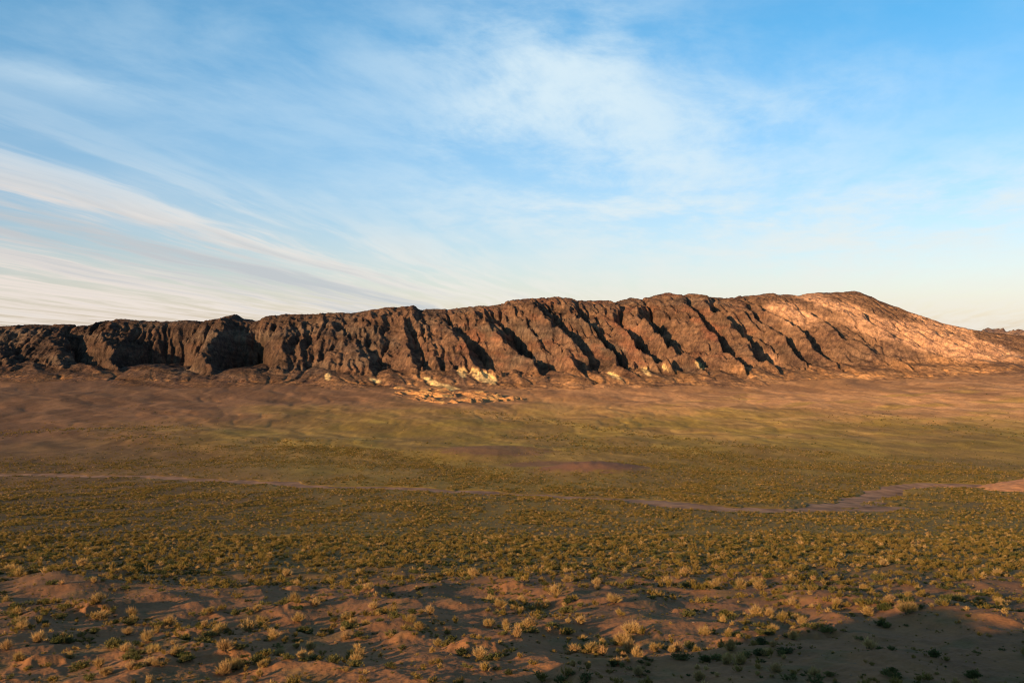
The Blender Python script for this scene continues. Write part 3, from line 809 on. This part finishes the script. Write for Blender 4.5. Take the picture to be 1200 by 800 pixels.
for i in ind:
    zz = P1(x1[i], y1[i]); u_, v_ = 600 + FPX * x1[i] / y1[i], 400 - FPX * zz / y1[i]
    dm_, k_ = min((math.hypot(u_ - a, (v_ - b) * 1.6), j) for j, (a, b, n) in enumerate(MARKS))
    du, dv = u_ - MARKS[k_][0], (v_ - MARKS[k_][1]) * 1.6
    side_ = ('right of' if du > 0 else 'left of') if abs(du) > abs(dv) else ('below' if dv > 0 else 'above')
    plan.append((dm_, i, KN[RS.randint(len(KN))], side_, k_))
count = {}
for dm_, i, k, side_, k_ in sorted(plan):
    c_ = count.get((k, side_, k_), 0); count[(k, side_, k_)] = c_ + 1
    place(k, x1[i], y1[i], float(s1[i]) * 1.08, '%s %s %s, %s' % (WORD[k], side_, MARKS[k_][2], ORD[min(c_, 9)]), GRP[k], True, RS.uniform(.8, 1.15))

# the countless shrubs of the steppe, as one mass
lib = bpy.data.collections.new('shrub_variants')
def low_mesh(rs, mt, n_st, n_t, **kw):
    (sv, sf, st_), (lv, lf, lt) = shrub_geo(rs, n_st, n_t, **kw)
    return tri_mesh('shrub_mesh', lv, lf, lt, mt)
VARS = []
for v_ in range(7):
    mt = [M_mix, M_mix, M_olive, M_mix, M_green, M_mix, M_straw][v_]
    kw = dict(h=[.85, 1.15, .7, .95, .7, .85, .8][v_], spread=[1, .85, 1, .9, .95, 1, .6][v_], lw=.085, ll=.40, upright=[.9, 1.7, .5, 1.2, .5, .9, 1.8][v_], lobes=3)
    me = low_mesh(RS, mt, 14, 210, **kw); o = bpy.data.objects.new('shrub_variant', me); lib.objects.link(o); VARS.append(o)


def mass(name, x, y, s, label, seed):
    rs2 = np.random.RandomState(seed)
    me = bpy.data.meshes.new(name); n = len(x)
    z = P(x, y) - 0.03
    me.vertices.add(n); me.vertices.foreach_set('co', np.stack([x, y, z], -1).astype(F).ravel())
    a = me.attributes.new('size', 'FLOAT', 'POINT'); a.data.foreach_set('value', s.astype(F))
    a = me.attributes.new('turn', 'FLOAT', 'POINT'); a.data.foreach_set('value', rs2.uniform(0, 6.28, n).astype(F))
    a = me.attributes.new('pick', 'INT', 'POINT'); a.data.foreach_set('value', rs2.randint(0, len(VARS), n).astype(np.int32))
    o = bpy.data.objects.new(name, me); sc.collection.objects.link(o); o['kind'] = 'stuff'; o['label'] = label
    ng = bpy.data.node_groups.new(name, 'GeometryNodeTree')
    ng.interface.new_socket('Geometry', in_out='INPUT', socket_type='NodeSocketGeometry'); ng.interface.new_socket('Geometry', in_out='OUTPUT', socket_type='NodeSocketGeometry')
    N = ng.nodes; L = ng.links
    gi = N.new('NodeGroupInput'); go = N.new('NodeGroupOutput'); iop = N.new('GeometryNodeInstanceOnPoints'); ci = N.new('GeometryNodeCollectionInfo')
    ci.inputs[0].default_value = lib; ci.inputs[1].default_value = True; ci.inputs[2].default_value = True
    def na(nm, ty):
        q = N.new('GeometryNodeInputNamedAttribute'); q.data_type = ty; q.inputs[0].default_value = nm; return q.outputs[0]
    L.new(gi.outputs[0], iop.inputs['Points']); L.new(ci.outputs[0], iop.inputs['Instance'])
    iop.inputs['Pick Instance'].default_value = True; L.new(na('pick', 'INT'), iop.inputs['Instance Index'])
    cx = N.new('ShaderNodeCombineXYZ'); L.new(na('turn', 'FLOAT'), cx.inputs[2]); L.new(cx.outputs[0], iop.inputs['Rotation'])
    L.new(na('size', 'FLOAT'), iop.inputs['Scale']); L.new(iop.outputs[0], go.inputs[0])
    md = o.modifiers.new('scatter', 'NODES'); md.node_group = ng
    return o


mass('small_shrubs', x1[rest], y1[rest], s1[rest], 'small shrubs and tufts filling the sand and near steppe', 3)


def dens_mid(x, y):
    u, v = img(x, y)
    cl = sst(-0.30, 0.35, fbm(x / 26, y / 60, 4, 211)) * (0.35 + 0.65 * sst(-0.35, 0.1, fbm(x / 110 + y / 160, y / 90, 3, 215)))
    d = (0.14 + 0.86 * cl) * sst(548, 584, v + 10 * fbm(x / 80, y / 80, 2, 212) + sst(500, 900, u) * 10)
    # belts of denser shrubs higher on the plain
    for pts, wd_, k in BELTS:
        dd = 0.62 * path_mask(x + 14 * fbm(x / 40, y / 60, 2, 213), y + 22 * fbm(x / 50, y / 60, 2, 214), pts, 0)
        d = np.maximum(d, 1.3 * k * np.exp(-(dd / wd_) ** 2) * (0.35 + 0.65 * cl))
    for (a, b, r) in ((695, 552, 58), (580, 530, 60), (640, 545, 44)):
        kx_, ky_ = W(a, b); d = d * sst(0.7, 1.2, np.hypot(x - kx_, y - ky_) / r)
    dm, fl = bed_dist(x, y)
    d = d * sst(13, 15, dm) * (0.10 + 0.90 * sst(36, 46, fl)) + 0.5 * sst(13, 15, dm) * (1 - sst(17, 25, dm)) * cl
    return d + 0.035 * sst(2250, 1300, y) * sst(-0.2, 0.5, fbm(x / 130, y / 200, 3, 216))


def wp(*p): return [W(*q) for q in p]
BELTS = [(wp((0, 514), (80, 510), (150, 507), (200, 505)), 26, .8), (wp((0, 548), (200, 545), (330, 540), (470, 545)), 40, .45), (wp((300, 520), (400, 528), (480, 540), (540, 552), (600, 566)), 22, .8),
         (wp((640, 512), (720, 526), (800, 532), (900, 545), (1010, 552), (1150, 556)), 30, .75), (wp((760, 548), (850, 560), (950, 565), (1200, 566)), 34, .7),
         (wp((560, 483), (650, 495), (740, 508), (830, 520), (950, 534), (1100, 548)), 15, .55), (wp((1040, 500), (1200, 520)), 50, .12), (wp((150, 516), (260, 528), (400, 532)), 26, .45)]
x2, y2, rs = scatter(430000, 370, 1250, 32, dens_mid)
s2 = (0.26 + 0.70 * rs.rand(len(x2)) ** 3.0) * np.interp(y2, [370, 700], [1.25, 1.5])
mass('steppe_shrubs', x2, y2, s2, 'dense belt of low shrubs across the valley steppe', 4)
x3, y3, rs = scatter(90000, 1250, 2250, 33, lambda x, y: dens_mid(x, y) * 0.9)
mass('far_shrubs', x3, y3, 0.9 + 1.1 * rs.rand(len(x3)), 'dark specks of shrubs along drainage lines below the mountain', 5)

# low dead grass and twig litter between the near shrubs
x4, y4, rs = scatter(26000, 80, 230, 34, lambda x, y: sst(-0.25, 0.5, fbm(x / 5, y / 7, 4, 221)) * 0.9)
mass('dry_grass', x4, y4, 0.07 + 0.20 * rs.rand(len(x4)) ** 2, 'short dead grass and twig litter on the near sand', 6)

# scattered stones on the near sand
slib = bpy.data.collections.new('stone_variants')
m_, t_, b_ = base_mat('stone', 0.9); b_.inputs['Base Color'].default_value = (0.20, 0.12, 0.08, 1)
import bmesh
for v_ in range(3):
    bm = bmesh.new(); bmesh.ops.create_icosphere(bm, subdivisions=1, radius=1)
    for vv in bm.verts: vv.co *= RS.uniform(.7, 1.2); vv.co.z *= 0.55
    me = bpy.data.meshes.new('stone_mesh'); bm.to_mesh(me); bm.free(); me.materials.append(m_); slib.objects.link(bpy.data.objects.new('stone_variant', me))
lib = slib; VARS = VARS[:3]
x5, y5, rs = scatter(9000, 80, 200, 35, lambda x, y: sst(0.0, 0.6, fbm(x / 9, y / 11, 3, 231)))
mass('stones', x5, y5, 0.05 + 0.16 * rs.rand(len(x5)) ** 4, 'loose small stones on the near sand', 7)
